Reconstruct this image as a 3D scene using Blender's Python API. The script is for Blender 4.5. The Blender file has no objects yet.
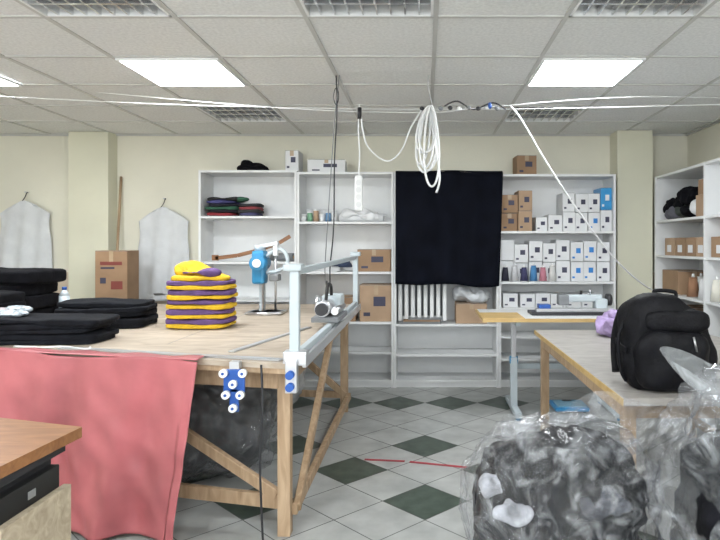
import bpy, bmesh, math, random
from mathutils import Vector, Matrix, noise, Euler
random.seed(7)
sc = bpy.context.scene
try:
    sc.view_settings.view_transform = 'Standard'
except Exception: pass

# ------------------------------------------------------------ materials
MATS = {}
def mat(name, col, rough=0.6, metal=0.0, var=0.08, vscale=8.0, bump=0.0, bscale=40.0, emit=None, es=0.0, trans=0.0, spec=0.5, sheen=0.0):
    if name in MATS: return MATS[name]
    m = bpy.data.materials.new(name); m.use_nodes = True
    nt = m.node_tree; b = nt.nodes['Principled BSDF']
    b.inputs['Roughness'].default_value = rough
    b.inputs['Metallic'].default_value = metal
    b.inputs['Specular IOR Level'].default_value = spec
    tc = nt.nodes.new('ShaderNodeTexCoord')
    n = nt.nodes.new('ShaderNodeTexNoise'); n.inputs['Scale'].default_value = vscale; n.inputs['Detail'].default_value = 4
    nt.links.new(tc.outputs['Object'], n.inputs['Vector'])
    r = nt.nodes.new('ShaderNodeValToRGB')
    c0 = [max(0, c*(1-var*1.6)) for c in col]; c1 = [min(1, c*(1+var)) for c in col]
    r.color_ramp.elements[0].position = 0.3; r.color_ramp.elements[1].position = 0.7
    r.color_ramp.elements[0].color = (*c0, 1); r.color_ramp.elements[1].color = (*c1, 1)
    nt.links.new(n.outputs['Fac'], r.inputs['Fac']); nt.links.new(r.outputs['Color'], b.inputs['Base Color'])
    if bump > 0:
        n2 = nt.nodes.new('ShaderNodeTexNoise'); n2.inputs['Scale'].default_value = bscale; n2.inputs['Detail'].default_value = 3
        nt.links.new(tc.outputs['Object'], n2.inputs['Vector'])
        bp = nt.nodes.new('ShaderNodeBump'); bp.inputs['Strength'].default_value = bump; bp.inputs['Distance'].default_value = 0.01
        nt.links.new(n2.outputs['Fac'], bp.inputs['Height']); nt.links.new(bp.outputs['Normal'], b.inputs['Normal'])
    if emit:
        b.inputs['Emission Color'].default_value = (*emit, 1); b.inputs['Emission Strength'].default_value = es
    if trans: b.inputs['Transmission Weight'].default_value = trans
    if sheen: b.inputs['Sheen Weight'].default_value = sheen
    MATS[name] = m
    return m

def plastic_film(name, col=(0.80,0.83,0.86), lo=0.02, hi=0.26, gloss=0.32):
    m = bpy.data.materials.new(name); m.use_nodes = True
    nt = m.node_tree; nt.nodes.clear()
    out = nt.nodes.new('ShaderNodeOutputMaterial')
    tr = nt.nodes.new('ShaderNodeBsdfTransparent'); tr.inputs['Color'].default_value = (0.97,0.97,0.98,1)
    gl = nt.nodes.new('ShaderNodeBsdfGlossy'); gl.inputs['Roughness'].default_value = 0.18
    df = nt.nodes.new('ShaderNodeBsdfDiffuse'); df.inputs['Color'].default_value = (*col,1)
    tc = nt.nodes.new('ShaderNodeTexCoord')
    n = nt.nodes.new('ShaderNodeTexNoise'); n.inputs['Scale'].default_value = 9; n.inputs['Detail'].default_value = 6; n.inputs['Distortion'].default_value = 2.5
    nt.links.new(tc.outputs['Object'], n.inputs['Vector'])
    bp = nt.nodes.new('ShaderNodeBump'); bp.inputs['Strength'].default_value = 0.5; bp.inputs['Distance'].default_value = 0.03
    nt.links.new(n.outputs['Fac'], bp.inputs['Height'])
    nt.links.new(bp.outputs['Normal'], gl.inputs['Normal'])
    r = nt.nodes.new('ShaderNodeMapRange'); r.inputs['From Min'].default_value=0.50; r.inputs['From Max'].default_value=0.75
    r.inputs['To Min'].default_value = lo; r.inputs['To Max'].default_value = hi
    nt.links.new(n.outputs['Fac'], r.inputs['Value'])
    m1 = nt.nodes.new('ShaderNodeMixShader'); m2 = nt.nodes.new('ShaderNodeMixShader')
    nt.links.new(r.outputs['Result'], m1.inputs['Fac']); nt.links.new(tr.outputs[0], m1.inputs[1]); nt.links.new(df.outputs[0], m1.inputs[2])
    lw = nt.nodes.new('ShaderNodeLayerWeight'); lw.inputs['Blend'].default_value = 0.22
    nt.links.new(bp.outputs['Normal'], lw.inputs['Normal'])
    mu = nt.nodes.new('ShaderNodeMath'); mu.operation='MULTIPLY_ADD'; mu.inputs[1].default_value = gloss; mu.inputs[2].default_value = 0.03
    nt.links.new(lw.outputs['Facing'], mu.inputs[0])
    nt.links.new(mu.outputs[0], m2.inputs['Fac']); nt.links.new(m1.outputs[0], m2.inputs[1]); nt.links.new(gl.outputs[0], m2.inputs[2])
    nt.links.new(m2.outputs[0], out.inputs['Surface'])
    return m

def wall_mat(name, col, low):
    m = mat(name, col, 0.8, var=0.04, vscale=2.0, bump=0.15, bscale=60)
    nt = m.node_tree; b = nt.nodes['Principled BSDF']
    src = b.inputs['Base Color'].links[0].from_socket
    tc = nt.nodes.new('ShaderNodeTexCoord'); sp = nt.nodes.new('ShaderNodeSeparateXYZ')
    nt.links.new(tc.outputs['Object'], sp.inputs[0])
    lt = nt.nodes.new('ShaderNodeMath'); lt.operation = 'LESS_THAN'; lt.inputs[1].default_value = 1.02
    nt.links.new(sp.outputs['Z'], lt.inputs[0])
    mx = nt.nodes.new('ShaderNodeMix'); mx.data_type = 'RGBA'
    nt.links.new(lt.outputs[0], mx.inputs[0]); nt.links.new(src, mx.inputs[6]); mx.inputs[7].default_value = (*low,1)
    nt.links.new(mx.outputs[2], b.inputs['Base Color'])
    return m

def wood_mat(name, c0, c1, rough=0.6, scale=(2,14,14), bump=0.1):
    m = bpy.data.materials.new(name); m.use_nodes = True
    nt = m.node_tree; b = nt.nodes['Principled BSDF']; b.inputs['Roughness'].default_value = rough
    tc = nt.nodes.new('ShaderNodeTexCoord'); mp = nt.nodes.new('ShaderNodeMapping'); mp.inputs['Scale'].default_value = scale
    n = nt.nodes.new('ShaderNodeTexNoise'); n.inputs['Scale'].default_value = 3; n.inputs['Detail'].default_value = 6; n.inputs['Distortion'].default_value = 1.2
    r = nt.nodes.new('ShaderNodeValToRGB'); r.color_ramp.elements[0].position=0.3; r.color_ramp.elements[1].position=0.7
    r.color_ramp.elements[0].color = (*c0,1); r.color_ramp.elements[1].color = (*c1,1)
    nt.links.new(tc.outputs['Object'], mp.inputs[0]); nt.links.new(mp.outputs[0], n.inputs['Vector'])
    nt.links.new(n.outputs['Fac'], r.inputs['Fac']); nt.links.new(r.outputs['Color'], b.inputs['Base Color'])
    bp = nt.nodes.new('ShaderNodeBump'); bp.inputs['Strength'].default_value = bump; bp.inputs['Distance'].default_value = 0.005
    nt.links.new(n.outputs['Fac'], bp.inputs['Height']); nt.links.new(bp.outputs['Normal'], b.inputs['Normal'])
    return m

WALL = wall_mat('wall_paint', (0.78,0.76,0.645), (0.60,0.51,0.40))
COLM = mat('column_paint', (0.71,0.70,0.56), 0.8, var=0.04, vscale=2)
WHITE = mat('white_laminate', (0.76,0.77,0.77), 0.45, var=0.02)
WHITEP = mat('white_plastic', (0.82,0.83,0.83), 0.4, var=0.02)
WHBOX = mat('white_card', (0.74,0.75,0.76), 0.7, var=0.03)
CARD = mat('brown_cardboard', (0.33,0.21,0.125), 0.85, var=0.1, vscale=5)
CARD2 = mat('light_cardboard', (0.42,0.29,0.19), 0.85, var=0.1, vscale=5)
TAPE = mat('packing_tape', (0.45,0.33,0.21), 0.3)
DARKLAB = mat('dark_label', (0.05,0.05,0.09), 0.6)
BLUELAB = mat('blue_label', (0.03,0.22,0.6), 0.5)
REDLAB = mat('red_label', (0.22,0.05,0.04), 0.5)
BLACKC = mat('black_cloth', (0.005,0.005,0.007), 0.9, var=0.3, vscale=20, bump=0.3, bscale=60, spec=0.15)
NAVYC = mat('navy_knit', (0.004,0.005,0.010), 0.9, var=0.25, vscale=6, bump=0.2, bscale=200, spec=0.12)
BLACKP = mat('black_nylon', (0.004,0.004,0.006), 0.65, var=0.3, vscale=30, bump=0.25, bscale=120, spec=0.22)
YEL = mat('yellow_knit', (0.75,0.47,0.02), 0.85, var=0.12, vscale=25, bump=0.4, bscale=90)
PUR = mat('purple_knit', (0.13,0.07,0.20), 0.85, var=0.15, vscale=25, bump=0.4, bscale=90)
LILAC = mat('lilac_film', (0.40,0.30,0.52), 0.4, var=0.25, vscale=12, bump=0.4, bscale=20)
PINK = mat('pink_satin', (0.50,0.145,0.16), 0.40, var=0.16, vscale=3, bump=0.35, bscale=7)
STEEL = mat('brushed_steel', (0.62,0.63,0.65), 0.3, metal=0.9, var=0.05, vscale=30)
ALU = mat('aluminium', (0.60,0.61,0.63), 0.35, metal=0.7, var=0.03)
PAINTM = mat('grey_white_paint', (0.50,0.56,0.59), 0.4, var=0.03)
BLUEM = mat('machine_blue', (0.03,0.24,0.46), 0.4, var=0.1)
BLUEK = mat('blue_plastic', (0.02,0.09,0.36), 0.35)
TEAL = mat('scale_blue', (0.04,0.30,0.62), 0.3)
GREYP = mat('grey_plastic', (0.20,0.21,0.22), 0.5)
DARKG = mat('dark_metal', (0.04,0.04,0.045), 0.45, metal=0.4)
RUBBER = mat('black_rubber', (0.012,0.012,0.012), 0.6)
GREENM = mat('tile_green', (0.07,0.095,0.075), 0.35, var=0.2, vscale=14)
TILEW = mat('tile_light', (0.43,0.44,0.425), 0.35, var=0.12, vscale=6)
GROUT = mat('grout', (0.16,0.16,0.155), 0.8)
REDT = mat('red_tape', (0.45,0.05,0.07), 0.4)
CEIL = mat('ceiling_tile', (0.80,0.81,0.80), 0.9, var=0.07, vscale=60, bump=0.25, bscale=150)
TBAR = mat('ceiling_tbar', (0.55,0.55,0.53), 0.5, var=0.02)
PLY = wood_mat('plywood_worn', (0.36,0.29,0.22), (0.54,0.46,0.37), 0.6, (1.5,4,4))
PINE = wood_mat('pine', (0.32,0.21,0.12), (0.50,0.36,0.23), 0.6, (8,8,1.5))
BROWNW = wood_mat('brown_desk_wood', (0.22,0.09,0.035), (0.34,0.16,0.065), 0.4, (2,10,10))
CHIP = wood_mat('chipboard', (0.32,0.26,0.18), (0.50,0.42,0.31), 0.8, (9,9,9))
PALEW = wood_mat('pale_table_laminate', (0.29,0.27,0.25), (0.41,0.39,0.36), 0.45, (2,6,6), 0.03)
BIRCH = wood_mat('birch_edge', (0.52,0.34,0.12), (0.65,0.46,0.20), 0.5, (2,8,8), 0.03)
FILM = plastic_film('clear_plastic_film')
FILM2 = plastic_film('milky_plastic_film', (0.62,0.65,0.68), .06, .36, .4)
FILM3 = plastic_film('cloudy_plastic_film', (0.50,0.53,0.55), .25, .65, .4)
LIGHT = mat('lamp_diffuser', (1,1,1), 0.5, var=0.0, emit=(0.93,0.97,1.0), es=31)
LOUV = mat('louver_aluminium', (0.75,0.76,0.77), 0.22, metal=0.9, var=0.03)
DARKB = mat('fixture_dark', (0.10,0.10,0.10), 0.7)

# ------------------------------------------------------------ mesh builder
class B:
    def __init__(s, name): s.name=name; s.bm=bmesh.new(); s.mats=[]
    def mi(s, m):
        if m not in s.mats: s.mats.append(m)
        return s.mats.index(m)
    def merge(s, t, m, smooth=False, M=None):
        i = s.mi(m)
        if M is not None: t.transform(M)
        for f in t.faces: f.material_index = i; f.smooth = smooth and len(f.verts)<=4
        me = bpy.data.meshes.new('tmp'); t.to_mesh(me); t.free(); s.bm.from_mesh(me); bpy.data.meshes.remove(me)
        return s
    def box(s, c, d, m, rot=(0,0,0), bev=0.0, piv=None):
        t = bmesh.new(); bmesh.ops.create_cube(t, size=1)
        bmesh.ops.scale(t, vec=d, verts=t.verts)
        if bev>0: bmesh.ops.bevel(t, geom=t.edges[:], offset=bev, segments=2, affect='EDGES', profile=0.6)
        return s.merge(t, m, False, Matrix.Translation(c) @ Euler(rot).to_matrix().to_4x4())
    def b2(s, x0,x1,y0,y1,z0,z1,m,bev=0.0):
        return s.box(((x0+x1)/2,(y0+y1)/2,(z0+z1)/2),(x1-x0,y1-y0,z1-z0),m,bev=bev)
    def beam(s, p0, p1, w, d, m, bev=0.003):
        p0=Vector(p0); p1=Vector(p1); v=p1-p0; L=v.length
        q = v.to_track_quat('Z','Y')
        t = bmesh.new(); bmesh.ops.create_cube(t, size=1); bmesh.ops.scale(t, vec=(w,d,L), verts=t.verts)
        if bev: bmesh.ops.bevel(t, geom=t.edges[:], offset=bev, segments=1, affect='EDGES')
        return s.merge(t, m, False, Matrix.Translation((p0+p1)/2) @ q.to_matrix().to_4x4())
    def cyl(s, p0, p1, r, m, r2=None, seg=20):
        p0=Vector(p0); p1=Vector(p1); v=p1-p0
        t = bmesh.new(); bmesh.ops.create_cone(t, cap_ends=True, segments=seg, radius1=r, radius2=r if r2 is None else r2, depth=v.length)
        return s.merge(t, m, True, Matrix.Translation((p0+p1)/2) @ v.to_track_quat('Z','Y').to_matrix().to_4x4())
    def tor(s, c, R, r, m, axis='Y', sx=1, sz=1):
        pts=[]
        for k in range(32):
            a=2*math.pi*k/32
            p = {'Y':(R*math.cos(a)*sx,0,R*math.sin(a)*sz),'Z':(R*math.cos(a)*sx,R*math.sin(a)*sz,0),'X':(0,R*math.cos(a)*sx,R*math.sin(a)*sz)}[axis]
            pts.append(Vector(c)+Vector(p))
        return s.tube(pts, r, m, closed=True, sub=1)
    def tube(s, pts, r, m, closed=False, sub=6, seg=8):
        P=[Vector(p) for p in pts]; n=len(P); Q=[]
        if sub>1:
            for i in range(n if closed else n-1):
                a=P[(i-1)%n] if (closed or i>0) else P[0]; b=P[i]; c=P[(i+1)%n]; d=P[(i+2)%n] if (closed or i+2<n) else P[-1]
                for k in range(sub):
                    t=k/sub
                    Q.append(0.5*((2*b)+(c-a)*t+(2*a-5*b+4*c-d)*t*t+(3*b-a-3*c+d)*t**3))
            if not closed: Q.append(P[-1])
        else: Q=P
        t=bmesh.new(); rings=[]; N=len(Q); up=None
        for i,q in enumerate(Q):
            tg = (Q[(i+1)%N]-Q[i-1]) if (closed or 0<i<N-1) else (Q[1]-Q[0] if i==0 else Q[-1]-Q[-2])
            if tg.length<1e-7: tg=Vector((0,0,1))
            tg.normalize()
            if up is None: up = Vector((0,0,1)) if abs(tg.z)<0.9 else Vector((1,0,0))
            u = up - tg*up.dot(tg)
            if u.length<1e-4: u = tg.orthogonal()
            u.normalize(); w=tg.cross(u); up=u
            rings.append([t.verts.new(q+u*r*math.cos(2*math.pi*k/seg)+w*r*math.sin(2*math.pi*k/seg)) for k in range(seg)])
        for i in range(N if closed else N-1):
            A=rings[i]; C=rings[(i+1)%N]
            for k in range(seg): t.faces.new((A[k],A[(k+1)%seg],C[(k+1)%seg],C[k]))
        if not closed:
            t.faces.new(rings[0][::-1]); t.faces.new(rings[-1])
        return s.merge(t, m, True)
    def blob(s, c, rad, m, p=2.0, amp=0.0, fr=3.0, sub=4, rot=(0,0,0), seed=0, floor=None, fine=0.0, crump=0.0):
        t=bmesh.new(); bmesh.ops.create_icosphere(t, subdivisions=sub, radius=1)
        off=Vector((seed*7.3,seed*3.1,seed*1.7)); R=Euler(rot).to_matrix()
        for v in t.verts:
            q=v.co; k=(abs(q.x)**p+abs(q.y)**p+abs(q.z)**p)**(1/p); q=q/k
            w=Vector((q.x*rad[0],q.y*rad[1],q.z*rad[2]))
            nn=noise.noise(w*fr+off)
            rg=0
            if fine: rg = (1-abs(noise.noise(w*fr*2.6+off))*2.5)*fine
            if crump:
                w2=Vector((w.x,w.y,w.z*.6))
                rg += crump*((1-4*abs(noise.noise(w2*7+off)))*.6+(1-4*abs(noise.noise(w2*15+off*2)))*.35+(1-4*abs(noise.noise(w*32+off)))*.12)
            w += v.co.normalized()*(amp*nn+rg)
            w = R@w + Vector(c)
            if floor is not None and w.z<floor: w.z=floor
            v.co=w
        return s.merge(t, m, True)
    def grid(s, f, nu, nv, m, th=0.0):
        t=bmesh.new(); V=[[t.verts.new(f(i/nu,j/nv)) for j in range(nv+1)] for i in range(nu+1)]
        for i in range(nu):
            for j in range(nv): t.faces.new((V[i][j],V[i+1][j],V[i+1][j+1],V[i][j+1]))
        if th:
            t.normal_update()
            W=[[t.verts.new(V[i][j].co+V[i][j].normal*th) for j in range(nv+1)] for i in range(nu+1)]
            for i in range(nu):
                for j in range(nv): t.faces.new((W[i][j],W[i][j+1],W[i+1][j+1],W[i+1][j]))
            for i in range(nu):
                for j in (0,nv): t.faces.new((V[i][j],W[i][j],W[i+1][j],V[i+1][j]))
            for j in range(nv):
                for i in (0,nu): t.faces.new((V[i][j],V[i][j+1],W[i][j+1],W[i][j]))
        return s.merge(t, m, True)
    def prism(s, poly, z0, z1, m):
        t=bmesh.new(); a=[t.verts.new((x,y,z0)) for x,y in poly]; b=[t.verts.new((x,y,z1)) for x,y in poly]
        t.faces.new(a[::-1]); t.faces.new(b); n=len(poly)
        for i in range(n): t.faces.new((a[i],a[(i+1)%n],b[(i+1)%n],b[i]))
        return s.merge(t, m)
    def done(s):
        bmesh.ops.recalc_face_normals(s.bm, faces=s.bm.faces)
        me=bpy.data.meshes.new(s.name); s.bm.to_mesh(me); s.bm.free()
        for m in s.mats: me.materials.append(m)
        o=bpy.data.objects.new(s.name, me); sc.collection.objects.link(o); return o

# ------------------------------------------------------------ room
XL,XR,YB,YF,ZC = -4.75,2.5,5.85,-2.5,2.33
B('wall_back').b2(XL-.1,XR+.1,YB,YB+.1,0,ZC+.15,WALL).done()
B('wall_left').b2(XL-.1,XL,YF,YB,0,ZC+.15,WALL).done()
B('wall_right').b2(XR,XR+.1,YF,YB,0,ZC+.15,WALL).done()
added_wins=[(-3.2,-1.4),(-.3,1.5)]; WZ0,WZ1=.85,2.15  # unseen openings behind the camera, added to justify the fill light
s=B('wall_front')
s.b2(XL-.1,XR+.1,YF-.1,YF,0,WZ0,WALL); s.b2(XL-.1,XR+.1,YF-.1,YF,WZ1,ZC+.15,WALL)
xs=[XL-.1,added_wins[0][0],added_wins[0][1],added_wins[1][0],added_wins[1][1],XR+.1]
for k in (0,2,4): s.b2(xs[k],xs[k+1],YF-.1,YF,WZ0,WZ1,WALL)
s.done()
for n,(a,b_) in enumerate(added_wins):
    s=B('window_%d'%(n+1))  # frame of a made-up window, out of view
    for x in (a,(a+b_)/2-.03,b_-.06): s.b2(x,x+.06,YF-.09,YF-.03,WZ0,WZ1,WHITEP,bev=.005)
    for z in (WZ0,WZ1-.06): s.b2(a+.06,b_-.06,YF-.09,YF-.03,z,z+.06,WHITEP,bev=.005)
    s.b2(a-.03,b_+.03,YF,YF+.12,WZ0-.03,WZ0,WHITEP,bev=.005)
    s.done()
    L=bpy.data.lights.new('window_daylight','AREA'); L.shape='RECTANGLE'; L.size=b_-a-.1; L.size_y=WZ1-WZ0-.1; L.energy=68; L.color=(.90,.95,1.0)  # added area fill in the invented opening, brightens walls and ceiling
    lo=bpy.data.objects.new('window_daylight',L); sc.collection.objects.link(lo); lo.location=((a+b_)/2,YF-.02,(WZ0+WZ1)/2)
    lo.rotation_euler=(math.radians(-90),0,math.radians(180))
B('wall_column_left').b2(-3.3,-2.93,5.68,YB,0,ZC,COLM,bev=.004).done()
B('wall_column_right').b2(1.76,2.085,5.62,YB,0,ZC,COLM,bev=.004).done()
fl=B('floor')
fl.b2(XL-.1,XR+.1,YF-.1,YB+.1,-.08,-.003,GROUT)
S=.30; D=S*math.sqrt(2)/2
greens={(0,0),(-2,2),(2,2),(0,4),(-4,0),(-4,4),(-5,9),(-3,9),(-1,9),(1,9),(3,9),(4,4),(-6,2),(4,-2),(-4,-4),(2,-6),(-8,4),(-7,7),(6,6)}
t1=bmesh.new(); t2=bmesh.new()
for a in range(-26,16):
    for b in range(-30,16):
        if (a+b)%2: continue
        cx=.0+a*D; cy=3.07+b*D
        if not(XL-.05<cx<XR+.05 and YF-.05<cy<YB+.05): continue
        g = (a,b) in greens
        h=D-.004
        t = t2 if g else t1
        vs=[t.verts.new(p) for p in ((cx-h,cy,0),(cx,cy-h,0),(cx+h,cy,0),(cx,cy+h,0))]
        t.faces.new(vs)
fl.merge(t1,TILEW); fl.merge(t2,GREENM); fl.done()
GX=.05; GY=2.83
louv=[(-1,-1),(-3,-1),(1,-1),(-3,3),(1,3),(-1,-5),(-5,-1)]
lamps=[(-3,1),(1,1),(-3,-4),(1,-4),(-6,-4),(-3,-7),(1,-7),(-1,-7),(-6,-7)]  # includes unseen panels overhead and behind the camera, added to brighten the room
ce=B('ceiling'); t=bmesh.new()
for i in range(-9,6):
    for j in range(-10,7):
        if (i,j) in louv: continue
        x0=max(XL,GX+.6*i); x1=min(XR,GX+.6*i+.6); y0=max(YF,GY+.6*j); y1=min(YB,GY+.6*j+.6)
        if x1<=x0 or y1<=y0: continue
        dz=random.uniform(0,.003)
        t.faces.new([t.verts.new(p) for p in ((x0,y0,ZC+.004+dz),(x0,y1,ZC+.004+dz),(x1,y1,ZC+.004),(x1,y0,ZC+.004))])
ce.merge(t,CEIL)
ce.b2(XL-.1,XR+.1,YF-.1,YB+.1,ZC+.15,ZC+.2,DARKB)
ce.done()
tb=B('trim_ceiling_grid')
for i in range(-8,5):
    x=GX+.6*i
    tb.b2(x-.011,x+.011,YF,YB,ZC-.002,ZC+.012,TBAR)
for j in range(-9,6):
    y=GY+.6*j
    tb.b2(XL,XR,y-.011,y+.011,ZC-.0015,ZC+.0125,TBAR)
tb.b2(XL,XR,YB-.025,YB,ZC-.012,ZC,TBAR); tb.b2(XR-.025,XR,YF,YB,ZC-.012,ZC,TBAR)
tb.done()
def panel(x0,y0):
    l=B('ceiling_panel_light'); z=ZC-.002
    for a in (x0+.012,x0+.573): l.b2(a,a+.015,y0+.012,y0+.588,z-.012,z+.002,WHITEP)
    for a in (y0+.012,y0+.573): l.b2(x0+.027,x0+.573,a,a+.015,z-.012,z+.002,WHITEP)
    l.b2(x0+.027,x0+.573,y0+.027,y0+.573,z-.009,z-.002,LIGHT)
    l.done()
for (i,j) in lamps: panel(GX+.6*i,GY+.6*j)
panel(-3.22,GY+.6)
for (i,j) in louv:
    x0=GX+.6*i+.012; y0=GY+.6*j+.012; w=.576; l=B('louvered_ceiling_light'); z=ZC
    l.b2(x0,x0+w,y0,y0+w,z+.085,z+.095,GREYP)
    for a,b_,c,d in ((x0,x0+.012,y0,y0+w),(x0+w-.012,x0+w,y0,y0+w),(x0,x0+w,y0,y0+.012),(x0,x0+w,y0+w-.012,y0+w)):
        l.b2(a,b_,c,d,z-.004,z+.09,WHITEP)
    for k in range(1,4):
        yy=y0+w*k/4
        l.b2(x0+.012,x0+w-.012,yy-.008,yy+.008,z-.001,z+.040,LOUV)
    for k in range(1,9):
        xx=x0+w*k/9
        l.b2(xx-.004,xx+.004,y0+.012,y0+w-.012,z+.0,z+.035,LOUV)
    for k in range(4):
        yy=y0+w*(k+.5)/4
        l.cyl((x0+.02,yy,z+.066),(x0+w-.02,yy,z+.066),.016,WHITEP)
    l.done()

# ------------------------------------------------------------ shelves
def shelf_unit(name,x0,x1,top,levels,y0=5.5,y1=5.84,th=.02,mid=None):
    s=B(name)
    s.b2(x0,x0+th,y0,y1,0,top,WHITE); s.b2(x1-th,x1,y0,y1,0,top,WHITE)
    s.b2(x0+th,x1-th,y1-.006,y1,.0,top,WHITE)
    s.b2(x0+th,x1-th,y0,y1-.006,top-th,top,WHITE)
    for z in levels: s.b2(x0+th,x1-th,y0+.004,y1-.006,z-th,z,WHITE)
    s.b2(x0+th,x1-th,y0+.03,y0+.045,0,.05,WHITE)
    for z in levels[:-1]:
        for x in (x0+th+.02,x1-th-.02): s.cyl((x,y0+.05,z-th-.008),(x,y0+.05,z-th),.008,STEEL,seg=8)
    return s.done()
LA=[1.54,1.13,.79,.43,.07]; LB=[1.49,1.04,.59,.32,.07]; LC=[1.49,1.04,.57,.30,.07]; LD=[1.405,.95,.715,.46,.26,.07]
shelf_unit('shelving_unit',-2.03,-1.150,1.95,LA)
shelf_unit('shelving_unit',-1.147,-.281,1.935,LB)
shelf_unit('shelving_unit',-.278,.66,1.93,LC)
shelf_unit('shelving_unit',.663,1.71,1.915,LD)
s=B('wall_shelving_unit')
RX0,RX1=2.09,2.495; RL=[1.5,1.19,.86,.50,.10]
for y in (2.6,3.6,4.6,5.58): s.b2(RX0,RX1,y-.01,y+.01,0,1.90,WHITE)
for z in RL+[1.90]:
    for a,b_ in ((2.61,3.59),(3.61,4.59),(4.61,5.57)): s.b2(RX0+.004,RX1-.006,a,b_,z-.02,z,WHITE)
s.b2(RX1-.006,RX1,2.6,5.59,0,1.90,WHITE)
s.done()

def carton(s,x,y,z,w,d,h,m,lab=None,rz=0.0,tape=True,flip=False):
    s.box((x,y,z+h/2),(w,d,h),m,rot=(0,0,rz),bev=.004)
    c,sn=math.cos(rz),math.sin(rz)
    def pt(lx,ly): return (x+lx*c-ly*sn,y+lx*sn+ly*c)
    if tape:
        s.box((x,y,z+h+.0005),(w*.99,.04,.001),TAPE,rot=(0,0,rz))
        p=pt(0,-d/2-.0008); s.box((p[0],p[1],z+h*.86),(.035,.001,h*.26),TAPE,rot=(0,0,rz))
    if lab:
        p=pt(w*.1,-d/2-.0012); s.box((p[0],p[1],z+h*.55),(w*.36,.001,h*.26),lab,rot=(0,0,rz))
        p=pt(-w*.28,-d/2-.0012); s.box((p[0],p[1],z+h*.2),(w*.2,.001,h*.1),lab,rot=(0,0,rz))
    p=pt(0,-d/2-.0003); s.box((p[0],p[1],z+h*.99),(w*.98,.001,.003),GREYP,rot=(0,0,rz))

def row(name,x0,z,specs,y=5.66):
    s=B(name); x=x0
    for w,h,m,lab in specs:
        n=int(h[1]) if isinstance(h,tuple) else 1; hh=h[0] if isinstance(h,tuple) else h
        for k in range(n):
            dy=random.uniform(-.015,.015)
            if m=='gap': continue
            carton(s,x+w/2,y+dy,z+k*hh,w-.006,.24,hh-.002,m,lab,random.uniform(-.02,.02),tape=(m is CARD))
        x+=w
    return s
W_=WHBOX
row('yarn_box_stack',.69,1.4055,[(.15,(.165,2),CARD,DARKLAB),(.13,(.185,2),CARD2,DARKLAB)]).done()
s=row('yarn_box_stack',1.0,1.4055,[(.11,.13,W_,DARKLAB),(.13,(.15,1),W_,DARKLAB),(.115,(.175,2),W_,DARKLAB),(.115,(.17,2),W_,DARKLAB),(.11,(.17,1),W_,BLUELAB)])
carton(s,1.525,5.66,1.5765,.105,.24,.17,WHBOX,DARKLAB,0,False); carton(s,1.635,5.66,1.4055,.10,.24,.19,WHBOX,DARKLAB,0,False); carton(s,1.635,5.66,1.597,.10,.24,.20,TEAL,WHBOX,0,False)
s.done()
row('yarn_box_stack',.69,.9505,[(.12,(.19,2),W_,None),(.13,(.17,2),W_,DARKLAB),(.13,(.185,2),W_,DARKLAB),(.12,(.175,2),W_,DARKLAB),(.13,(.19,2),W_,DARKLAB),(.12,(.18,2),W_,BLUELAB),(.12,(.185,2),W_,BLUELAB),(.12,(.18,2),W_,DARKLAB)],y=5.70).done()
row('yarn_box_stack',.70,.7155,[(.14,.13,W_,DARKLAB),(.02,.1,'gap',None),(.14,.125,W_,DARKLAB),(.14,.13,W_,DARKLAB),(.14,.125,W_,DARKLAB),(.14,.12,W_,DARKLAB),(.14,.13,W_,DARKLAB)],y=5.68).done()
def cone(s,x,y,z,m,h=.13,r=.045):
    s.cyl((x,y,z),(x,y,z+.006),r*.75,WHITEP); s.cyl((x,y,z+.006),(x,y,z+h*.85),r,m,r2=r*.62); s.cyl((x,y,z+h*.85),(x,y,z+h),.012,WHITEP,r2=.009)
s=B('yarn_cone_row')
cols=[(.03,.03,.05),(.6,.6,.62),(.05,.05,.12),(.08,.25,.5),(.5,.2,.25),(.7,.7,.68)]
for k,c in enumerate(cols): cone(s,.725+k*.085,5.545,.9505,mat('yarn_%d'%k,c,.9,bump=.4,bscale=150),h=.15+.02*(k%2),r=.036)
s.done()

def fcl(u,v):
    x=-.262+u*.955+ .02*v*(math.sin(u*3.1)) -.035*v*u
    z=1.925-v*1.0 - .012*math.sin(u*9) + .012*v*math.sin(u*5+1)
    y=5.455-.012*math.sin(u*26+2*v)*(.4+v)-.01*math.sin(u*9)
    return (x,y,z)
s=B('hanging_black_fabric'); s.grid(fcl,60,24,NAVYC,th=.003)
s.grid(lambda u,v:(-.262+u*.955,5.455+.06*v+.002,1.925+.018*math.sin(v*2)-.012*math.sin(u*9)*(1-v)),60,4,NAVYC,th=.003)
s.done()

s=B('folded_garment_pile')
gm=[((.28,.03,.04)),((.01,.01,.015)),((.03,.10,.06)),((.01,.01,.02)),((.05,.05,.15)),((.02,.02,.02))]
for k,c in enumerate(gm):
    m=mat('garment_%d'%k,c,.9,var=.2,bump=.3)
    z=1.54+.018+k*.028; s.blob((-1.86+.03*(k%2),5.66,z),(.13+.01*(k%3),.13,.018),m,p=4,amp=.02,fr=8,sub=4,seed=k)
    if k<4: s.blob((-1.60,5.66,z),(.10,.12,.018),mat('garment_%db'%k,tuple(x*.7+.02 for x in gm[(k+4)%6]),.9,bump=.3),p=4,amp=.02,fr=8,sub=4,seed=k+9)
s.blob((-1.68,5.62,1.70),(.07,.07,.03),mat('garment_2',gm[2]),amp=.03,fr=9,seed=77)
s.done()
s=B('curved_wooden_ruler')
pts=[(-1.90,1.16),(-1.7,1.185),(-1.5,1.235),(-1.32,1.30),(-1.22,1.36)]
for a,b_ in zip(pts[:-1],pts[1:]): s.beam((a[0],5.56,a[1]),(b_[0],5.56,b_[1]),.006,.035,BROWNW)
s.box((-1.9,5.56,1.165),(.06,.006,.05),BROWNW); s.done()
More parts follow.
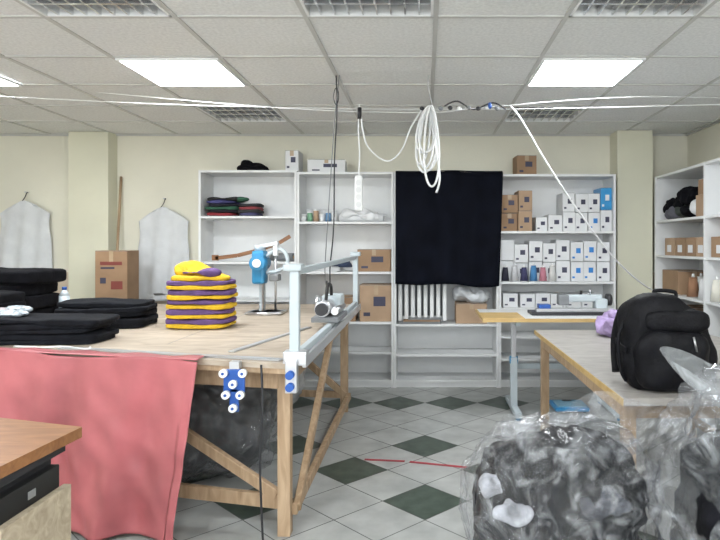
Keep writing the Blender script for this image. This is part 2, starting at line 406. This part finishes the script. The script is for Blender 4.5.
s=B('dark_fabric_roll'); s.cyl((-1.45,5.75,1.17),(-1.2,5.62,1.17),.036,GREYP); s.cyl((-1.452,5.751,1.17),(-1.198,5.619,1.17),.015,CARD); s.done()
s=B('mug_and_jar_group')
for k in range(6):
    x=-1.10+k*.055; h=.06+.02*(k%3); s.cyl((x,5.58,1.4905),(x,5.58,1.49+h),.024,[WHBOX,mat('jar_green',(.2,.4,.25),.4),CARD2,WHBOX,mat('jar_blue',(.15,.3,.5),.4),WHBOX][k]); s.cyl((x,5.58,1.49+h),(x,5.58,1.50+h),.026,WHITEP)
for k in range(4): s.cyl((-1.07+k*.07,5.68,1.4905),(-1.07+k*.07,5.68,1.61),.03,WHBOX)
s.done()
s=B('crumpled_paper_roll'); s.cyl((-.78,5.62,1.53),(-.38,5.6,1.53),.036,WHBOX); s.blob((-.55,5.62,1.55),(.22,.08,.05),WHBOX,amp=.06,fr=9,floor=1.493,crump=.02,sub=5); s.done()
s=B('cardboard_box'); carton(s,-.46,5.67,1.0405,.30,.28,.20,CARD,DARKLAB); s.done()
s=B('paper_pile'); 
for k in range(6): s.box((-.92+random.uniform(-.02,.02),5.65,1.044+.006*k),(.3,.22,.005),WHBOX,rot=(0,0,random.uniform(-.1,.1)))
s.blob((-.76,5.60,1.11),(.11,.08,.04),mat('navy_item',(.03,.05,.1),.7),amp=.05,fr=12,floor=1.078); s.done()
s=B('cardboard_box'); carton(s,-.44,5.67,.5905,.30,.28,.33,CARD2,DARKLAB); s.done()
s=B('cardboard_box'); carton(s,-.80,5.67,.5905,.34,.28,.22,CARD,DARKLAB,.04); s.done()
s=B('cast_radiator')
for k in range(8):
    x=-.245+k*.058; s.b2(x,x+.036,5.60,5.72,.585,.99,WHITEP,bev=.010)
s.b2(-.24,.20,5.66,5.69,.60,.625,WHITEP); s.b2(-.24,.20,5.66,5.69,.955,.975,WHITEP)
s.b2(-.24,.20,5.725,5.73,.60,.98,GREYP)
for x in (-.2,.16): s.cyl((x,5.67,.57),(x,5.67,.60),.012,WHITEP)
s.done()
s=B('flat_book_stack'); s.box((-.05,5.55,.5805),(.36,.09,.02),GREYP,bev=.002); s.box((-.03,5.55,.599),(.33,.085,.015),CARD,bev=.002); s.box((0,5.55,.614),(.3,.08,.014),GREYP,bev=.002); s.done()
s=B('cardboard_box'); carton(s,.42,5.67,.5705,.28,.26,.18,CARD2,None); s.done()
s=B('plastic_parcel'); s.blob((.44,5.64,.83),(.17,.10,.075),mat('parcel_film',(.6,.62,.64),.3,bump=.5,bscale=30),p=2.5,amp=.04,fr=9,crump=.02,sub=5,floor=.7535); s.done()
s=B('white_carton'); carton(s,-1.21,5.68,1.9505,.12,.2,.19,WHBOX,DARKLAB); s.done()
s=B('white_carton'); carton(s,-.90,5.68,1.9355,.34,.22,.12,WHBOX,DARKLAB,.05); s.done()
s=B('cardboard_box'); carton(s,.92,5.68,1.9155,.18,.2,.18,CARD,DARKLAB,.06); s.done()
s=B('crumpled_black_garment'); s.blob((-1.58,5.68,1.985),(.15,.1,.06),BLACKC,amp=.06,fr=8,floor=1.952); s.blob((-1.67,5.68,2.02),(.06,.06,.05),BLACKC,amp=.05,fr=9); s.done()

# right shelf content
s=B('garment_heap'); 
for k,(y,c,dz) in enumerate([(5.05,BLACKC,0),(5.22,mat('g_olive',(.05,.06,.05),.9),.02),(5.40,mat('g_grey',(.12,.12,.14),.9),0),(5.3,BLACKC,.09),(5.12,BLACKC,.13),(4.94,WHBOX,.02),(5.45,BLACKC,.06)]):
    s.blob((2.24+.02*(k%2),y,1.56+dz),(.11,.10,.06),c,p=2.4,amp=.05,fr=8,seed=k,floor=1.503,crump=.02,sub=5)
s.done()
s=B('cardboard_box'); carton(s,2.25,4.75,1.5005,.24,.16,.17,CARD2,None); s.done()
s=B('cardboard_box'); carton(s,2.26,4.75,1.6715,.22,.17,.12,CARD,None); s.done()
for y,w in ((5.3,.20),(5.08,.20),(4.88,.17),(4.70,.16),(4.4,.26),(4.1,.24)):
    s=B('cardboard_box'); carton(s,2.25,y,1.1905,.28,w,.15,[CARD,CARD2][int(y*10)%2],None); s.b2(2.106,2.1095,y-.04,y+.04,1.22,1.28,WHBOX); s.done()
s=B('cardboard_box'); carton(s,2.27,5.34,.8605,.28,.34,.20,CARD,None); s.done()
s=B('yarn_cone_row')
cc=[(.6,.55,.45),(.3,.16,.09),(.75,.75,.72),(.75,.74,.70),(.7,.68,.6),(.35,.22,.14),(.7,.7,.7)]
for k in range(10):
    cone(s,2.15+.11*(k%2),4.1+.105*k*.98,.8605,mat('cone_r%d'%(k%7),cc[k%7],.9,bump=.4,bscale=150),h=.19,r=.05)
s.done()
for y in (5.2,4.82,4.2,3.8):
    s=B('cardboard_box'); carton(s,2.28,y,.5005,.28,.32,.26,CARD,None); s.done()

# ------------------------------------------------------------ left wall things
COT=mat('white_cotton',(.68,.70,.72),.85,var=.05,bump=.2,bscale=30)
def garment(name,cx,z1,z0,hw,seed):
    def f(u,v):
        a=(u-.5)*2
        sh = .35+.60*(v/.10)**.6 if v<.10 else .95+ .07*v-.05*math.sin(min(1,(v-.1)/.3)*math.pi)
        x=cx+a*hw*sh
        z=z1-(z1-z0)*v - .05*(a*a)*(1-v) + (.03*math.cos(a*1.6) if v>.9 else 0)
        y=5.80-.014*math.sin(a*9+seed+v*3)*(.3+v)-.012*(1-a*a)
        return (x,y,z)
    s=B(name); s.grid(f,40,40,COT,th=.003)
    s.tube([(cx-.03,5.8,z1-.01),(cx,5.8,z1+.03),(cx+.01,5.81,z1+.07),(cx+.0,5.845,z1+.08)],.004,DARKG)
    s.cyl((cx,5.80,z1+.08),(cx,5.848,z1+.08),.006,STEEL)
    return s.done()
garment('white_hanging_smock',-3.78,1.70,.92,.25,0)
garment('white_hanging_smock',-2.47,1.64,.72,.245,2)
s=B('cardboard_box'); carton(s,-2.73,5.45,.0,.28,.22,.76,CARD2,None); s.done()
s=B('cardboard_box'); carton(s,-2.73,5.45,.762,.28,.22,.47,CARD,None)
s.box((-2.73,5.338,1.12),(.19,.001,.03),REDLAB); s.box((-2.76,5.338,1.08),(.12,.001,.015),DARKLAB); s.box((-2.68,5.338,.93),(.10,.001,.07),REDLAB); s.box((-2.8,5.338,.97),(.05,.001,.05),DARKLAB); s.done()
s=B('wooden_pole'); s.cyl((-2.88,5.62,0),(-2.885,5.83,1.93),.012,PINE); s.done()

# ------------------------------------------------------------ big cutting table
TX0,TX1=-3.6,-.535; TZ=.78
def yf(x): return 2.57+(TX1-x)*.235
s=B('cutting_table')
s.prism([(TX0,yf(TX0)),(TX1,yf(TX1)),(-.55,5.2),(TX0,5.2)],TZ-.022,TZ,PLY)
s.prism([(TX0+.01,yf(TX0)+.01),(TX1-.01,yf(TX1)+.01),(-.56,5.19),(TX0+.01,5.19)],TZ-.045,TZ-.022,PINE)
for x,w in ((-1.3,.003),(-2.5,.003)): s.b2(x,x+w,3.1,5.19,TZ,TZ+.0006,GREYP)
legs=[(-.62,2.72),(-.62,4.72),(-2.0,yf(-2.0)+.12),(-2.0,4.9),(-3.45,yf(-3.45)+.12),(-3.45,4.9)]
for x,y in legs: s.b2(x-.028,x+.028,y-.028,y+.028,0,TZ-.045,PINE,bev=.003)
s.beam((-.62,2.75,TZ-.09),(-.62,4.9,TZ-.09),.03,.08,PINE)
s.beam((-.64,2.70,TZ-.09),(-3.45,yf(-3.45)+.10,TZ-.09),.03,.08,PINE)
s.beam((-.64,4.85,TZ-.09),(-3.45,4.93,TZ-.09),.03,.08,PINE)
s.beam((-.60,2.74,.13),(-2.0,yf(-2)+.12,.16),.03,.06,PINE)
s.beam((-.585,2.74,.10),(-.585,4.72,.12),.03,.05,PINE)
s.beam((-.66,2.75,.16),(-1.35,2.93,.52),.03,.05,PINE)
s.beam((-1.35,2.93,.52),(-2.0,3.05,.75),.03,.05,PINE)
s.beam((-.575,2.76,.10),(-.575,3.75,.73),.03,.05,PINE)
s.beam((-.60,4.7,.12),(-1.3,4.8,.70),.03,.05,PINE)
s.beam((-.62,4.72,.13),(-2.0,4.9,.13),.03,.05,PINE)
s.beam((-.62,3.72,TZ-.09),(-3.45,3.9,TZ-.09),.03,.06,PINE)
s.done()
s=B('plastic_wrapped_bundle'); s.blob((-1.30,3.50,.28),(.42,.32,.28),mat('under_cloth',(.07,.07,.075),.9,var=.5,vscale=5),p=2.5,amp=.10,fr=4,floor=.0,seed=3,sub=5,crump=.02); s.blob((-1.30,3.50,.30),(.46,.36,.32),FILM2,p=2.5,amp=.10,fr=4,floor=.0,seed=3,sub=6,crump=.05); s.done()
s=B('plastic_wrapped_bundle'); s.blob((-2.3,3.8,.26),(.42,.34,.26),mat('under_cloth2',(.20,.20,.19),.9,var=.3),p=2.5,amp=.12,fr=4,floor=.0,seed=5,fine=.01); s.done()
s=B('plastic_wrapped_bundle'); s.blob((-1.25,4.35,.27),(.36,.28,.27),mat('under_cloth3',(.36,.36,.36),.8,var=.3),p=2.5,amp=.10,fr=4,floor=.0,seed=8,crump=.03,sub=5); s.done()

s=B('cloth_end_cutter_rail')
s.beam((-.545,2.62,TZ+.025),(-.56,4.98,TZ+.025),.03,.045,PAINTM)
s.beam((-.515,2.62,TZ+.0),(-.53,4.98,TZ+.0),.02,.05,ALU)
s.b2(-.575,-.535,2.60,2.64,TZ+.002,1.185,PAINTM,bev=.004)
s.b2(-.58,-.54,4.93,4.97,TZ+.002,1.20,PAINTM,bev=.004)
s.beam((-.555,2.62,1.165),(-.56,4.95,1.18),.022,.03,PAINTM)
s.b2(-.60,-.52,2.58,2.66,1.17,1.20,PAINTM,bev=.008)
s.b2(-.60,-.52,4.91,4.99,1.19,1.225,PAINTM,bev=.008)
s.b2(-.60,-.50,2.585,2.655,TZ-.01,TZ+.05,ALU,bev=.006)
for z in (.74,.69): s.cyl((-.56,2.60,z),(-.56,2.53,z),.017,BLUEK); 
s.b2(-.585,-.535,2.56,2.60,.66,.80,ALU,bev=.005)
s.done()
s=B('cloth_end_cutter_carriage')
s.b2(-.66,-.50,3.55,3.95,TZ+.05,TZ+.08,GREYP,bev=.006)
s.cyl((-.60,3.58,TZ+.125),(-.60,3.86,TZ+.125),.045,ALU); s.cyl((-.60,3.54,TZ+.125),(-.60,3.58,TZ+.125),.036,DARKG)
s.cyl((-.53,3.60,TZ+.11),(-.53,3.95,TZ+.11),.022,STEEL)
s.b2(-.64,-.52,3.80,3.97,TZ+.08,TZ+.19,PAINTM,bev=.012)
s.cyl((-.66,3.9,TZ+.12),(-.69,3.9,TZ+.12),.06,STEEL,seg=28)
s.tube([(-.58,3.8,TZ+.19),(-.58,3.78,TZ+.25),(-.58,3.66,TZ+.26),(-.58,3.6,TZ+.18)],.010,RUBBER)
s.b2(-.72,-.62,4.2,4.45,TZ+.002,TZ+.08,GREYP,bev=.01); s.cyl((-.67,4.2,TZ+.11),(-.67,4.4,TZ+.11),.03,STEEL)
s.tube([(-.62,3.9,TZ+.19),(-.64,4.0,TZ+.26),(-.66,4.15,TZ+.22),(-.67,4.22,TZ+.12)],.006,RUBBER)
s.done()
s=B('blue_roller_clamp')
bx,by=-.80,yf(-.80)-.05
s.b2(bx-.02,bx+.02,by-.01,by+.03,TZ-.02,TZ+.01,ALU)
s.b2(bx-.045,bx+.045,by-.012,by,.66,.76,BLUEK,bev=.005)
s.b2(bx-.02,bx+.02,by-.012,by,.58,.68,BLUEK,bev=.005)
for dx,z in ((-.04,.745),(.04,.745),(0,.70),(-.03,.655),(.03,.655),(0,.60)):
    s.cyl((bx+dx,by-.012,z),(bx+dx,by-.034,z),.017,WHITEP); s.cyl((bx+dx,by-.034,z),(bx+dx,by-.038,z),.006,BLUEK)
s.done()
s=B('aluminium_ruler')
s.beam((-.62,yf(-.62)+.06,TZ+.005),(-1.75,yf(-1.75)+.10,TZ+.005),.045,.006,ALU,bev=0)
s.beam((-.9,2.85,TZ+.005),(-.7,3.7,TZ+.005),.03,.006,ALU,bev=0); s.done()
s=B('black_power_cable'); s.tube([(-.69,yf(-.69)-.02,.775),(-.68,yf(-.7)-.04,.6),(-.69,yf(-.7)-.04,.35),(-.68,yf(-.7)-.03,.02)],.005,DARKG); s.done()

s=B('fabric_cutting_machine'); cx,cy=-1.15,4.45; z=TZ
s.box((cx,cy,z+.014),(.26,.20,.016),STEEL,bev=.006)
s.cyl((cx,cy,z+.0),(cx,cy,z+.022),.11,STEEL,seg=32)
s.b2(cx-.045,cx-.015,cy-.03,cy+.04,z+.02,z+.26,PAINTM,bev=.004)
s.b2(cx-.02,cx-.012,cy-.05,cy-.02,z+.02,z+.28,STEEL)
s.b2(cx-.09,cx+.0,cy-.07,cy+.06,z+.22,z+.46,BLUEM,bev=.02)
s.cyl((cx-.045,cy-.09,z+.37),(cx-.045,cy+.10,z+.37),.055,BLUEM,seg=28)
s.cyl((cx-.045,cy-.10,z+.37),(cx-.045,cy-.09,z+.37),.03,WHITEP)
s.cyl((cx-.045,cy,z+.46),(cx-.045,cy,z+.50),.04,PAINTM)
s.tube([(cx,cy,z+.42),(cx+.08,cy,z+.47),(cx+.14,cy,z+.44),(cx+.15,cy,z+.36),(cx+.08,cy,z+.31),(cx,cy,z+.30)],.014,PAINTM)
s.b2(cx+.05,cx+.085,cy-.02,cy+.02,z+.42,z+.52,ALU,bev=.006)
s.cyl((cx+.067,cy,z+.02),(cx+.067,cy,z+.44),.008,STEEL)
s.box((cx+.02,cy,z+.50),(.14,.05,.03),ALU,rot=(0,-.2,0),bev=.008)
s.b2(cx+.03,cx+.10,cy-.05,cy+.04,z+.24,z+.29,GREYP,bev=.01)
s.done()

s=B('folded_knit_stack'); z=TZ
for k in range(5):
    jx=random.uniform(-.012,.012); rz=random.uniform(-.06,.06)
    s.blob((-1.36+jx,3.75,z+.019),(.188,.14,.016),YEL,p=5,amp=.014,fr=8,rot=(0,0,rz),seed=k,sub=5,floor=TZ+.001)
    s.blob((-1.36+jx,3.75,z+.045),(.185,.137,.018),PUR,p=5,amp=.014,fr=8,rot=(0,0,rz),seed=k+20,sub=5)
    z+=.057
s.blob((-1.36,3.75,z+.015),(.165,.13,.022),YEL,p=3,amp=.03,fr=9,seed=41,sub=5)
s.blob((-1.38,3.75,z+.055),(.12,.10,.036),YEL,p=2.3,amp=.05,fr=11,seed=42,sub=5,crump=.015)
s.blob((-1.34,3.68,z+.050),(.11,.05,.014),PUR,p=3,amp=.03,fr=9,seed=43)
s.done()
def bundle(name,c,r,m,n,seed,rz=0.0):
    s=B(name); h=r[2]*2/n
    for k in range(n):
        s.blob((c[0]+random.uniform(-.018,.018),c[1]+random.uniform(-.01,.01),c[2]+h*(k+.5)),(r[0]*random.uniform(.92,1),r[1]*random.uniform(.93,1),h*.56),m,p=7,amp=.014,fr=5,seed=seed+k,sub=5,floor=c[2]+.001,fine=.003,rot=(random.uniform(-.015,.015),random.uniform(-.02,.02),rz+random.uniform(-.05,.05)))
    return s
DG=mat('charcoal_knit',(.009,.010,.014),.9,var=.3,vscale=18,bump=.3,bscale=60,spec=.2)
s=bundle('folded_black_fabric',(-2.02,3.20,TZ),(.36,.16,.065),DG,5,1)
pc=[(.55,.62,.68),(.55,.48,.50),(.70,.71,.72)]
for k in range(7):
    s.blob((-2.19+random.uniform(-.15,.15),3.22+random.uniform(-.07,.07),TZ+.135+.004*k),(.07,.06,.010),mat('pastel_%d'%(k%3),pc[k%3],.85,var=.5,vscale=30,bump=.3),p=3,amp=.03,fr=12,seed=k+60,crump=.014,sub=5,rot=(0,0,k))
s.done()
bundle('folded_black_fabric',(-1.95,3.80,TZ),(.26,.17,.078),DG,5,5,.12).done()
bundle('black_fabric_bundle',(-2.78,4.05,TZ),(.30,.25,.17),BLACKC,4,9).done()
bundle('black_fabric_bundle',(-2.62,3.62,TZ),(.22,.14,.11),BLACKC,4,19).done()
s=B('water_bottle'); x,y=-2.42,4.12
s.cyl((x,y,TZ),(x,y,TZ+.16),.033,mat('bottle_plastic',(.6,.68,.72),.1,spec=.8)); s.cyl((x,y,TZ+.16),(x,y,TZ+.20),.033,MATS['bottle_plastic'],r2=.014); s.cyl((x,y,TZ+.20),(x,y,TZ+.22),.015,BLUEK); s.done()
s=B('white_lace_trim'); s.tube([(-2.0,2.99,TZ+.006),(-1.85,2.96,TZ+.006),(-1.75,2.98,TZ+.006),(-1.6,2.90,TZ+.006),(-1.62,2.97,TZ+.006)],.005,WHITEP); s.done()

def fp(u,v):
    x=-2.75+u*1.78
    fold=.026*math.sin(x*13+1.3*math.sin(v*2))+.014*math.sin(x*29+v*3)+.035*noise.noise(Vector((x*4,v*2,1)))+.02*noise.noise(Vector((x*11-v*3,v*6,4)))
    amp=.25+v
    y=yf(x)-.04-fold*amp-.03*v-.02
    z=TZ+.006-v*.765 + (.008*math.sin(x*9) if v<.05 else 0)
    if u>.97: x-=.03*v
    return (x-.06*v*u,y,z)
s=B('pink_fabric_drape'); s.grid(fp,160,60,PINK,th=.002)
s.grid(lambda u,v:(-2.75+u*1.78, yf(-2.75+u*1.78)-.058+.09*v, TZ+.008+.004*math.sin(u*40)*v),120,4,PINK,th=.002)
s.done()

s=B('wooden_desk')
s.prism([(-1.9,1.40),(-1.02,1.40),(-1.0,1.79),(-1.35,1.90),(-1.9,2.0)],.72,.75,BROWNW)
s.b2(-1.88,-1.03,1.45,1.76,.69,.72,DARKG,bev=.002)
s.b2(-1.86,-1.035,1.45,1.74,.595,.66,RUBBER,bev=.004)
s.b2(-1.86,-1.06,1.47,1.74,.66,.69,DARKG)
s.b2(-1.05,-1.033,1.60,1.63,.615,.635,STEEL)
s.b2(-1.03,-1.008,1.46,1.75,0,.60,CHIP,bev=.002)
s.b2(-1.88,-1.05,1.72,1.74,0,.59,CHIP)
s.b2(-1.88,-1.85,1.47,1.74,0,.59,CHIP)
s.b2(-1.85,-1.05,1.46,1.72,.28,.30,CHIP)
s.tube([(-1.010,1.60,.46),(-.998,1.62,.42),(-.998,1.66,.42),(-1.010,1.68,.46)],.004,DARKG)
s.done()

RZ=.70
s=B('work_table')
s.b2(.75,1.85,2.32,4.20,RZ-.03,RZ,PALEW,bev=.003)
s.b2(.747,.75,2.32,4.2,RZ-.029,RZ-.001,BIRCH)
for x,y in ((.80,4.10),(.80,2.42),(1.78,4.10),(1.78,2.42)): s.b2(x-.025,x+.025,y-.025,y+.025,0,RZ-.03,PINE,bev=.003)
s.b2(.78,.81,2.44,4.08,RZ-.10,RZ-.03,PINE); s.b2(1.77,1.80,2.44,4.08,RZ-.10,RZ-.03,PINE)
s.b2(.82,1.76,4.09,4.12,RZ-.10,RZ-.03,PINE); s.b2(.82,1.76,2.41,2.44,RZ-.10,RZ-.03,PINE)
s.beam((1.78,4.07,.12),(1.78,2.45,.12),.03,.05,PINE); s.beam((.80,4.07,.08),(.80,2.45,.08),.03,.05,PINE)
s.done()
s=B('adjustable_machine_table')
s.b2(.43,1.55,4.42,5.08,.725,.75,WHITE,bev=.003)
s.b2(.43,1.55,4.405,4.42,.725,.75,BIRCH); s.b2(.415,.43,4.405,5.08,.725,.75,BIRCH)
s.b2(.43,.72,4.42,4.8,.7501,.753,BIRCH)
for x in (.68,1.42):
    s.b2(x-.025,x+.025,4.68,4.74,.06,.42,PAINTM,bev=.003); s.b2(x-.018,x+.018,4.69,4.73,.4,.725,ALU,bev=.003)
    s.b2(x-.025,x+.025,4.45,5.0,.02,.06,PAINTM,bev=.005)
    for y in (4.48,4.97): s.cyl((x,y,0),(x,y,.02),.018,BLUEM)
    s.b2(x-.02,x+.02,4.47,5.0,.69,.725,PAINTM)
    s.cyl((x-.03,4.71,.40),(x+.03,4.71,.40),.03,BLUEM)
s.b2(.70,1.40,4.86,4.89,.30,.34,PAINTM)
s.done()
s=B('industrial_sewing_machine')
s.b2(.80,1.42,4.60,4.80,.751,.775,DARKG,bev=.006)
s.b2(.84,1.38,4.62,4.68,.775,.80,ALU,bev=.004)
s.b2(1.30,1.39,4.66,4.78,.775,.87,PAINTM,bev=.015)
s.b2(1.04,1.36,4.69,4.76,.845,.90,PAINTM,bev=.015)
s.b2(1.02,1.10,4.68,4.77,.82,.90,GREYP,bev=.010)
s.cyl((1.06,4.71,.79),(1.06,4.71,.83),.006,STEEL); s.box((1.06,4.70,.782),(.03,.04,.006),STEEL)
s.cyl((1.39,4.71,.86),(1.425,4.71,.86),.045,DARKG,seg=28)
s.cyl((1.2,4.72,.90),(1.2,4.72,.93),.01,DARKG); s.cyl((1.27,4.72,.90),(1.27,4.72,.94),.006,STEEL)
s.b2(.86,.95,4.63,4.72,.80,.83,BLUEK,bev=.006)
s.done()
s=B('blue_floor_scale'); sx,sy=1.12,4.78
s.box((sx,sy,.03),(.26,.26,.03),TEAL,bev=.008); s.box((sx,sy,.048),(.22,.21,.006),mat('scale_top',(.25,.50,.68),.25),bev=.002); s.box((sx,sy+.08,.052),(.07,.03,.002),DARKG)
for dx in(-.1,.1):
    for dy in (-.09,.09): s.cyl((sx+dx,sy+dy,0),(sx+dx,sy+dy,.017),.012,RUBBER)
s.done()
s=B('lilac_fabric_bag')
s.blob((1.23,3.9,RZ+.07),(.11,.12,.085),LILAC,p=2.6,amp=.05,fr=9,seed=1,floor=RZ+.001,crump=.035,sub=5)
s.blob((1.36,3.75,RZ+.06),(.14,.11,.06),LILAC,p=2.6,amp=.05,fr=9,seed=3,floor=RZ+.001,crump=.035,sub=5)
s.blob((1.20,3.85,RZ+.145),(.045,.04,.035),LILAC,amp=.03,fr=14,seed=6,crump=.03); s.done()
s=B('white_fabric_pile'); s.blob((1.60,4.0,RZ+.06),(.12,.11,.06),WHBOX,p=3,amp=.05,fr=9,seed=2,floor=RZ+.001,crump=.02,sub=5); s.done()

s=B('black_backpack'); cx,cy,z=.985,2.52,RZ
s.blob((cx,cy,z+.185),(.185,.11,.195),BLACKP,p=2.9,amp=.05,fr=5,sub=5,floor=z+.001,seed=3,crump=.008)
s.blob((cx-.01,cy-.10,z+.125),(.145,.055,.115),BLACKP,p=3.2,amp=.02,fr=6,sub=5,floor=z+.001,seed=4,crump=.008)
s.blob((cx+.01,cy-.085,z+.28),(.13,.04,.05),BLACKP,p=3.0,amp=.015,fr=6,sub=4,seed=5)
s.tube([(cx-.03,cy+.03,z+.365),(cx-.03,cy+.03,z+.39),(cx+.05,cy+.03,z+.385),(cx+.055,cy+.03,z+.355)],.008,BLACKP)
for sx in (-1,1):
    s.tube([(cx+sx*.08,cy+.09,z+.34),(cx+sx*.13,cy+.14,z+.30),(cx+sx*.16,cy+.15,z+.17),(cx+sx*.17,cy+.10,z+.04)],.018,BLACKP)
s.tube([(cx-.17,cy-.02,z+.28),(cx-.205,cy-.04,z+.2),(cx-.195,cy-.04,z+.08),(cx-.17,cy-.03,z+.03)],.007,BLACKP)
s.beam((cx-.185,cy-.08,z+.16),(cx-.185,cy+.06,z+.18),.008,.025,BLACKP)
s.cyl((cx+.05,cy-.155,z+.225),(cx+.06,cy-.16,z+.17),.004,STEEL)
s.done()

INB=mat('sack_black',(.006,.006,.009),.9,var=.4,vscale=10,bump=.5,bscale=25,spec=.2)
INW=mat('sack_white',(.35,.36,.39),.9,var=.4,vscale=14,bump=.5,bscale=30)
ING=mat('sack_grey',(.03,.033,.045),.9,var=.3,bump=.4,bscale=30)
def sack(name,c,r,seed,items,film,cr=.03):
    s=B(name)
    for k,(dx,dy,z,a,b_,h,m) in enumerate(items):
        s.blob((c[0]+dx,c[1]+dy,z),(a,b_,h),m,p=2.8,amp=.04,fr=7,seed=seed+k,floor=.004,crump=.025,sub=5)
    s.blob(c,r,film,p=3.0,amp=.05,fr=4,sub=6,seed=seed+30,floor=.001,crump=cr)
    return s
s=sack('plastic_sack_of_clothes',(.43,1.98,.35),(.285,.24,.36),11,[(0,.0,.24,.255,.205,.24,INB),(.09,.0,.46,.16,.17,.19,INB),(-.11,-.01,.44,.15,.17,.19,INB),(.02,.0,.58,.15,.13,.08,INB),(-.17,-.165,.49,.05,.02,.022,INW),(-.21,-.12,.55,.04,.03,.02,INW),(.12,-.17,.52,.07,.02,.04,ING)],FILM)
def mouth(u,v,c=(.46,1.98,.60)):
    a=u*2*math.pi; r=.15+.12*v+.02*math.sin(a*7+v*4)+.02*math.sin(a*3)+.02*noise.noise(Vector((math.cos(a)*3,math.sin(a)*3,v*4)))
    return (c[0]+r*1.0*math.cos(a)+.05*v,c[1]+r*.8*math.sin(a),c[2]+(.11+.03*math.cos(a))*v+.025*math.sin(a*5+2)*v+.025*math.sin(a*2)*v)
s.grid(mouth,120,18,FILM2); s.done()
s=sack('plastic_sack_of_clothes',(1.10,1.72,.46),(.39,.32,.49),51,[(-.08,-.0,.28,.29,.27,.28,INB),(.12,0,.30,.24,.26,.32,INB),(-.10,-.01,.52,.25,.25,.20,INB),(.10,-.0,.64,.25,.24,.20,INB),(-.24,-.22,.50,.03,.02,.03,INW)],FILM2,.045)
def mouth2(u,v,c=(1.10,1.74,.80)):
    a=u*2*math.pi; r=.22+.15*v+.03*math.sin(a*6+v*4)+.02*math.sin(a*3)
    return (c[0]+r*math.cos(a),c[1]+r*.8*math.sin(a),c[2]+.12*v+.025*math.sin(a*5+1)*v+.025*math.sin(a*2+2)*v)
s.grid(mouth2,120,18,FILM3); s.done()

s=B('red_floor_tape')
for a,b_ in (((-.36,3.66),(-.12,3.63)),((-.09,3.62),(.24,3.53))):
    s.beam((a[0],a[1],.002),(b_[0],b_[1],.002),.025,.0015,REDT,bev=0)
s.done()

WY=3.8
s=B('overhead_support_wire')
def wz(x): return 2.12+.018*(x-.1)**2*.6
s.tube([(XL,WY,2.30)]+[(x,WY,wz(x)) for x in (-3.5,-2.5,-1.5,-.6,.1,.7,1.5,2.2)]+[(XR,WY,2.22)],.0018,WHITEP)
s.tube([(-2.2,WY+.3,2.30),(-.9,WY+.2,2.17),(.0,WY,2.10),(.35,WY,2.13),(1.3,WY+.1,2.22),(XR,WY+.3,2.25)],.0018,WHITEP)
for k in range(9):
    x=-.02+k*.058; s.blob((x,WY,2.125+.004*(k%2)),(.016,.014,.014),[DARKG,WHITEP,GREYP][k%3],amp=.004,fr=40,sub=2)
s.blob((.40,WY-.01,2.14),(.012,.015,.022),BLUEK,sub=2)
s.tube([(.12,WY,2.14),(.2,WY,2.17),(.3,WY,2.12),(.42,WY,2.16),(.5,WY,2.12)],.005,DARKG)
s.tube([(.05,WY,2.13),(.02,WY,2.25),(.02,WY,2.33)],.003,STEEL)
s.done()
s=B('white_cable_coil')
for k in range(7):
    dx=random.uniform(-.04,.04); w=random.uniform(.045,.09); h=random.uniform(.14,.25)
    cz=2.13-h
    pts=[]
    for q in range(14):
        a=2*math.pi*q/14
        pts.append((.035+dx*.6+w*math.sin(a)*(.6+.4*math.sin(a/2)**2)+dx*(1-math.cos(a))*.6, WY-.02+.012*k-.03, cz+h*math.cos(a)))
    s.tube(pts,.0065,WHITEP,closed=True,sub=4)
s.tube([(.03,WY,2.10),(.06,WY-.03,1.9),(.09,WY-.04,1.70),(.07,WY-.04,1.60)],.0065,WHITEP)
s.tube([(-.40,WY,2.10),(-.36,WY,1.90),(-.24,WY,1.80),(-.15,WY,1.86),(-.09,WY,2.0),(-.02,WY,2.12)],.005,WHITEP)
s.done()
s=B('hanging_power_strip')
s.box((-.41,WY,1.60),(.048,.035,.22),WHITEP,bev=.012)
for k in range(4): s.cyl((-.41,WY-.017,1.53+k*.045),(-.41,WY-.0195,1.53+k*.045),.017,WHBOX)
s.tube([(-.41,WY,1.70),(-.405,WY,1.85),(-.412,WY,2.0),(-.405,WY,2.15)],.004,WHITEP)
s.cyl((-.405,WY,2.06),(-.405,WY,2.13),.013,DARKG)
s.done()
s=B('black_hanging_cable')
s.tube([(-.55,WY,2.33),(-.545,WY,2.1),(-.56,WY,1.8),(-.565,WY,1.4),(-.59,WY+.02,1.15),(-.60,WY+.08,1.04)],.0042,DARKG)
s.tube([(-.53,WY,2.33),(-.55,WY,2.15),(-.57,WY,1.9),(-.60,WY+.02,1.5),(-.66,WY+.25,1.1),(-.68,WY+.5,.95)],.003,GREYP)
s.tor((-.55,WY,2.2),.025,.003,DARKG,'Y',.6,2)
s.done()
s=B('white_sloping_cable')
s.tube([(.53,WY,2.14),(.60,WY,2.05),(.76,WY+.05,1.80),(1.0,WY+.2,1.50),(1.30,WY+.45,1.20),(1.60,WY+.75,1.0),(1.85,WY+1.0,.90),(2.08,WY+1.2,.87)],.006,WHITEP)
s.done()

cam=bpy.data.cameras.new('camera'); co=bpy.data.objects.new('camera',cam); sc.collection.objects.link(co)
co.location=(0,0,1.28); co.rotation_euler=(math.radians(90),0,0)
cam.sensor_width=36; cam.lens=614/720*36; cam.shift_x=-65/720; cam.shift_y=-25/720; cam.clip_start=.05
sc.camera=co
w=bpy.data.worlds.new('world'); sc.world=w; w.use_nodes=True
w.node_tree.nodes['Background'].inputs[0].default_value=(.8,.88,1,1); w.node_tree.nodes['Background'].inputs[1].default_value=1.0
